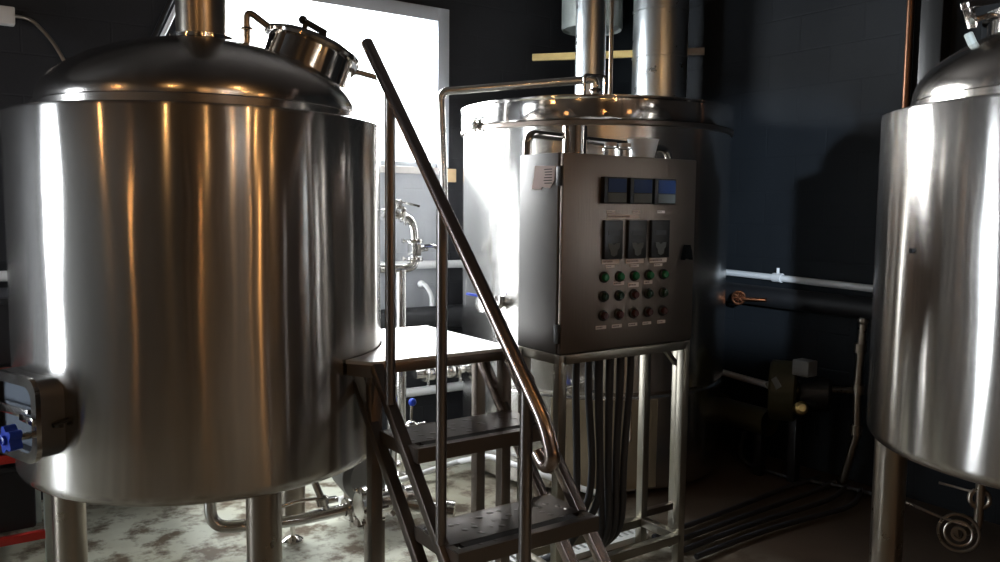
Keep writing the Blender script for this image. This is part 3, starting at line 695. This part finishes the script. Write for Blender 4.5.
for x0, x1 in ((2.048, 2.138), (2.168, 2.262), (2.289, 2.386)):
    d = plate('motor_drive_keypad', x0, x1, 1.298, 1.443, .014, 'bezel', do); xm = (x0 + x1) / 2
    shield = [(-.030, .022), (-.012, .022), (0, .014), (.012, .022), (.030, .022), (.027, .004), (.018, -.004), (.015, -.022), (.0, -.028), (-.015, -.022), (-.018, -.004), (-.027, .004)]
    build('key_cluster', MB().hull3(shield, (xm, PY0 - .0135, 1.336), (1, 0, 0), (0, 0, 1), (0, -1, 0), .003), 'keypad', d)
    plate('screen', xm - .028, xm + .028, 1.386, 1.404, .002, 'hose', d, PY0 - .0135, 0)
def dymo(x, z, w, h=.010):
    lb = plate('name_label', x - w / 2, x + w / 2, z - h / 2, z + h / 2, .0015, 'label', do, PY0, 0)
    ink = MB(); n = max(2, int(w / .010)); xx = x - w / 2 + .004
    for k in range(n):
        ww = random.uniform(.003, .0065)
        if xx + ww > x + w / 2 - .003: break
        ink.mm(xx, xx + ww, PY0 - .0021, PY0 - .0014, z - h * .16, z + h * .2); xx += ww + .0022
    build('lettering', ink, 'label_ink', lb)
for x, z, w, h in ((2.086, 1.474, .042, .010), (2.216, 1.475, .042, .010), (2.347, 1.475, .042, .010), (2.151, 1.456, .165, .016),
                   (2.090, 1.288, .088, .017), (2.214, 1.287, .094, .017), (2.339, 1.287, .094, .017),
                   (2.088, 1.270, .045, .010), (2.214, 1.269, .045, .010), (2.340, 1.269, .045, .010),
                   (2.134, 1.205, .055, .014), (2.210, 1.196, .055, .017), (2.288, 1.203, .046, .014),
                   (2.049, 1.043, .052, .013), (2.129, 1.043, .05, .013), (2.212, 1.043, .046, .012), (2.287, 1.043, .046, .011), (2.365, 1.043, .044, .012)): dymo(x, z, w, h)
for zi, z in enumerate((1.231, 1.159, 1.0875)):
    for xi, x in enumerate((2.057, 2.135, 2.212, 2.289, 2.369)):
        b = build('push_button', MB().lathe([(.0, 0), (.021, 0), (.021, .006), (.017, .009), (.015, .009)], (x, PY0, z), (0, -1, 0), 24), 'bezel', do)
        lm = 'lens_g' if zi == 0 else ('lens_gd' if zi == 1 and xi != 2 else 'lens_r')
        build('lens', MB().lathe([(.0155, .004), (.0155, .016), (.012, .021), (0, .022)], (x, PY0, z), (0, -1, 0), 20), lm, b)
# stand
sd = MB()
LW = .036
rails = MB()
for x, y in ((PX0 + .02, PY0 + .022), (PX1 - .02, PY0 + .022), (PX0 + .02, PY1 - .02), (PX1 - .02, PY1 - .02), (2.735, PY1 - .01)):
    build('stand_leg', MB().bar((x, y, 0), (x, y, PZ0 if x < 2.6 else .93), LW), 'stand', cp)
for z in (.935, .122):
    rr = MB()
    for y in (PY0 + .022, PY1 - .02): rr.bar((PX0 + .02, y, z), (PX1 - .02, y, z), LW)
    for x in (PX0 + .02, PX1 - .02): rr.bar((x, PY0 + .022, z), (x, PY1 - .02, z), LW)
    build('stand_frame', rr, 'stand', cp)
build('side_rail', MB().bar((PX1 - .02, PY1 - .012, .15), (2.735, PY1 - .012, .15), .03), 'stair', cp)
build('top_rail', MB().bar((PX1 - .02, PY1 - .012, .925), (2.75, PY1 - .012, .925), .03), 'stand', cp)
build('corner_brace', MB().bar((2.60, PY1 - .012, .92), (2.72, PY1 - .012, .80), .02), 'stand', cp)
by = PY1 - .02
build('hanging_bar', MB().tube(fillet([(PX0 + .02, by, PZ1 - .01), (PX0 + .02, by, PZ1 + .082), (2.67, by + .05, PZ1 + .062), (2.69, by + .05, PZ1 - .01), (2.69, by + .03, .92)], .06, 8), .0165, 16), 'polished', cp)
# things on top
tag(build('pipe_stub', MB().lathe([(.045, PZ1), (.046, PZ1 + .105), (.041, PZ1 + .105), (.041, PZ1 + .005), (0, PZ1 + .005)], (1.995, 2.40, 0), n=36), 'polished', origin=(1.995, 2.4, PZ1)), 'short upright steel pipe standing on top of the control cabinet', 'pipe')
tag(build('plastic_cup', MB().lathe([(0, PZ1), (.045, PZ1), (.063, PZ1 + .078), (.065, PZ1 + .08), (.061, PZ1 + .078), (.043, PZ1 + .004), (0, PZ1 + .004)], (2.385, 2.44, 0), n=36), 'cup', origin=(2.385, 2.44, PZ1)), 'translucent plastic cup on the right part of the cabinet top', 'cup')
for x, l in ((2.21, 'clear plastic sample jar on cabinet top, left of its pair'), (2.285, 'clear plastic sample jar on cabinet top, next to the cup')):
    j = thing('sample_jar', (x, 2.44, PZ1), l, 'jar', 'sample jars on the cabinet')
    build('jar', MB().lathe([(0, 0), (.028, 0), (.030, .006), (.030, .036), (.022, .042), (.022, .05)], (x, 2.44, PZ1), n=28), 'clear', j)
    build('lid', MB().lathe([(.024, .046), (.024, .060), (0, .061)], (x, 2.44, PZ1), n=28), 'label', j)
# paper note stuck on the cabinet side
pp = [(2.455, 1.640), (2.335, 1.636), (2.34, 1.585), (2.365, 1.557), (2.412, 1.562), (2.42, 1.552), (2.475, 1.555), (2.462, 1.598)]
nt_ = thing('paper_note', (PX0 - .001, 2.4, 1.6), 'crumpled pinkish paper note taped to the left side of the control cabinet', 'note')
build('sheet', MB().hull3([(-(y - 2.4), z - 1.6) for y, z in pp], (PX0 - .0005, 2.4, 1.6), (0, -1, 0), (0, 0, 1), (-1, 0, 0), .0025), 'paper', nt_)
ik = MB()
for k in range(6):
    z = 1.625 - k * .010; ik.mm(PX0 - .004, PX0 - .0028, 2.352, 2.40 - random.uniform(0, .012), z - .0015, z + .0015)
build('handwriting', ik, 'ink', nt_)
# bundle of conduits under the cabinet
lb = ['first', 'second', 'third', 'fourth', 'fifth', 'sixth', 'seventh', 'eighth', 'ninth']
for i in range(9):
    x = 2.03 + (.055 if i else 0) + .029 * i; yy = 2.41 + .025 * (i % 2)
    xm = 2.045 if i == 0 else 2.125 + .0205 * i
    if i == 0: end = [(2.045, yy, .16), (2.02, 2.60, .035)]
    elif i < 3: end = [(2.10 + .03 * i, yy, .30), (1.98 + .06 * i, 2.58, .045)]
    else: end = [(2.15 + .018 * i, yy, .18), (2.20 + .018 * i, 2.50 + .01 * i, .035)]
    pts = [(x, yy, PZ0), (x, yy, .78), (xm, yy, .46)] + end
    tag(build('cable_conduit', MB().tube(fillet(pts, .2, 8), .0145, 12), 'hose', origin=(x, 2.4, .02)), 'grey flexible conduit hanging under the cabinet, %s of the bundle from the left' % lb[i], 'conduit', 'conduits under the cabinet')

# ------------------------------------------------------------------ floor drain, hoses, rack
gd = thing('drain_grate', (2.2, 2.7, 0), 'steel bar floor grate in front of the kettle below the control panel', 'grate')
gf = MB(); gx0, gx1, gy0, gy1 = 1.84, 2.62, 2.60, 2.93
for y in (gy0, gy1): gf.mm(gx0, gx1, y - .015, y + .015, .001, .028)
for x in (gx0, gx1): gf.mm(x - .015, x + .015, gy0, gy1, .001, .028)
build('frame', gf, 'grate', gd)
n = 22
bars = MB()
for k in range(1, n):
    x = gx0 + (gx1 - gx0) * k / n; bars.mm(x - .009, x + .009, gy0, gy1, .006, .024)
build('bars', bars, 'grate', gd)
build('dark_sheet', MB().mm(gx0, gx1, gy0, gy1, .0008, .003), 'black_paint', gd)  # flat black sheet painting the dark below the bars, no hollow there
for i, (y, l) in enumerate(((2.30, 'nearest the camera'), (2.38, 'second from the camera'), (2.46, 'third from the camera'), (2.55, 'farthest from the camera'))):
    tag(build('floor_hose', MB().tube(fillet([(2.62, y, .02), (3.1, y + .03, .02), (3.75, y - .02 + .04 * i, .02), (4.0, y + .1, .02)], .3, 6), .013, 10), 'hose', origin=(2.7, y, 0)), 'dark hose lying on the floor right of the stand, %s' % l, 'hose', 'hoses on the floor')
tag(build('gas_hose', MB().tube(fillet([(3.82, 3.02, .22), (3.86, 3.10, .03), (3.84, 2.85, .015), (3.92, 2.6, .015), (3.98, 2.42, .02), (4.0, 2.2, .02)], .12, 6), .012, 10), 'hose', origin=(3.85, 3, 0)), 'thin hose curving across the floor below the gas burner', 'hose')

rk = thing('storage_rack', (.1, 3.8, 0), 'grey post rack with red crossbars standing behind the left tank', 'rack')
for x, y in ((.362, 3.80), (.362, 4.3), (-.75, 3.80), (-.75, 4.3)): build('post', MB().bar((x, y, 0), (x, y, .86), .034), 'drum', rk)
for z in (.118, .455, .81):
    cbm = MB()
    for y in (3.80, 4.3): cbm.bar((-.75, y, z), (.362, y, z), .028, .034)
    build('crossbar', cbm, 'red', rk)
for i, (z, l) in enumerate(((.14, 'bottom'), (.475, 'middle'), (.83, 'upper'))):
    c = thing('dark_crate', (-.1, 4.05, z), 'black crate on the %s level of the red rack' % l, 'crate', 'crates on the rack')
    build('body', MB().mm(-.70, .32, 3.83, 4.27, z, z + .28, .015), 'cloth', c)
    build('rim', MB().mm(-.71, .33, 3.82, 4.28, z + .25, z + .275, .008), 'cloth', c)

# ------------------------------------------------------------------ light
def area(name, loc, target, sx, sy, power, col):
    l = bpy.data.lights.new(name, 'AREA'); l.shape = 'RECTANGLE'; l.size = sx; l.size_y = sy; l.energy = power; l.color = col
    o = bpy.data.objects.new(name, l); COL.objects.link(o); o.location = loc
    o.rotation_euler = (Vector(target) - Vector(loc)).to_track_quat('-Z', 'Y').to_euler(); return o
area('window_daylight', ((WX0 + WX1) / 2, YB + .30, (WZ0 + WZ1) / 2), ((WX0 + WX1) / 2 + .25, 2.0, 1.0), 1.6, 1.1, 260, (.95, .98, 1))
area('door_daylight', (XL - .25, (DY0 + DY1) / 2, 1.35), (1.0, 3.0, 1.2), .8, 2.4, 85, (.84, .92, 1))
for x, y, z, e in ((1.7, -.6, 2.95, 7), (-.9, .6, 2.9, 6), (-.2, -1.1, 3.0, 6), (.7, -1.4, 2.9, 7), (2.8, -1.4, 2.9, 6), (-1.9, 2.1, 2.6, 6), (1.2, .4, 3.0, 8)):
    l = bpy.data.lights.new('warm_bulb', 'POINT'); l.energy = e; l.color = (1, .56, .22); l.shadow_soft_size = .03
    o = bpy.data.objects.new('warm_bulb', l); COL.objects.link(o); o.location = (x, y, z)
area('floor_fill_light', (1.15, 4.2, .95), (2.6, 4.0, .6), .5, 1.3, 20, (.95, .98, 1))  # added fill hidden behind the left tank, brightens back wall and kettle side
for x, y, z, e in ((-1.9, 1.05, 1.55, 3.0), (2.2, -2.0, 1.45, 12), (-.74, -2.0, 1.6, 4), (1.55, -2.2, 1.7, 2.5)):
    l = bpy.data.lights.new('warm_bulb', 'POINT'); l.energy = e; l.color = (1, .50, .17); l.shadow_soft_size = .035
    o = bpy.data.objects.new('warm_bulb', l); COL.objects.link(o); o.location = (x, y, z)
area('ceiling_fluorescent', (1.05, -2.0, 3.2), (1.05, -2.0, 0), 1.2, .12, 10, (.95, .98, 1))
l = bpy.data.lights.new('wall_fill_spot', 'SPOT'); l.energy = 2700; l.color = (.74, .87, 1); l.shadow_soft_size = .10; l.spot_size = R(11.5); l.spot_blend = .45  # added spot for the cool light on the right wall, source unknown
o = bpy.data.objects.new('wall_fill_spot', l); COL.objects.link(o); o.location = (-1.9, -2.9, 2.35)
o.rotation_euler = (Vector((4.15, 3.2, 1.42)) - Vector(o.location)).to_track_quat('-Z', 'Y').to_euler()
wd = bpy.data.worlds.new('overcast_sky'); scene.world = wd; wd.use_nodes = True
wn = wd.node_tree
bg = wn.nodes['Background']; bg.inputs['Strength'].default_value = 6.0
gr = wn.nodes.new('ShaderNodeValToRGB'); tcw = wn.nodes.new('ShaderNodeTexCoord'); sxyz = wn.nodes.new('ShaderNodeSeparateXYZ')
gr.color_ramp.elements[0].position = .45; gr.color_ramp.elements[0].color = (.75, .8, .86, 1); gr.color_ramp.elements[1].position = .62; gr.color_ramp.elements[1].color = (.93, .97, 1, 1)
wn.links.new(tcw.outputs['Generated'], sxyz.inputs[0]); wn.links.new(sxyz.outputs['Z'], gr.inputs['Fac']); wn.links.new(gr.outputs['Color'], bg.inputs['Color'])

# ------------------------------------------------------------------ camera
cam = bpy.data.cameras.new('camera'); co = bpy.data.objects.new('camera', cam); COL.objects.link(co)
cam.sensor_fit = 'HORIZONTAL'; cam.sensor_width = 36; cam.lens = 824.8 / 1000 * 36; cam.clip_start = .05
yaw, pitch, roll = R(34.705), R(4.9895), R(.5748)
fwd = Vector((math.sin(yaw) * math.cos(pitch), math.cos(yaw) * math.cos(pitch), -math.sin(pitch)))
right = Vector((math.cos(yaw), -math.sin(yaw), 0)); up = right.cross(fwd)
r2 = right * math.cos(roll) + up * math.sin(roll); u2 = -right * math.sin(roll) + up * math.cos(roll)
co.matrix_world = Matrix(((r2.x, u2.x, -fwd.x, 0), (r2.y, u2.y, -fwd.y, 0), (r2.z, u2.z, -fwd.z, 1.48), (0, 0, 0, 1)))
scene.camera = co
scene.view_settings.view_transform = 'Standard'
scene.view_settings.look = 'None'
scene.view_settings.exposure = 0.0
scene.view_settings.gamma = 0.9
scene.cycles.max_bounces = 8
scene.cycles.sample_clamp_indirect = 6
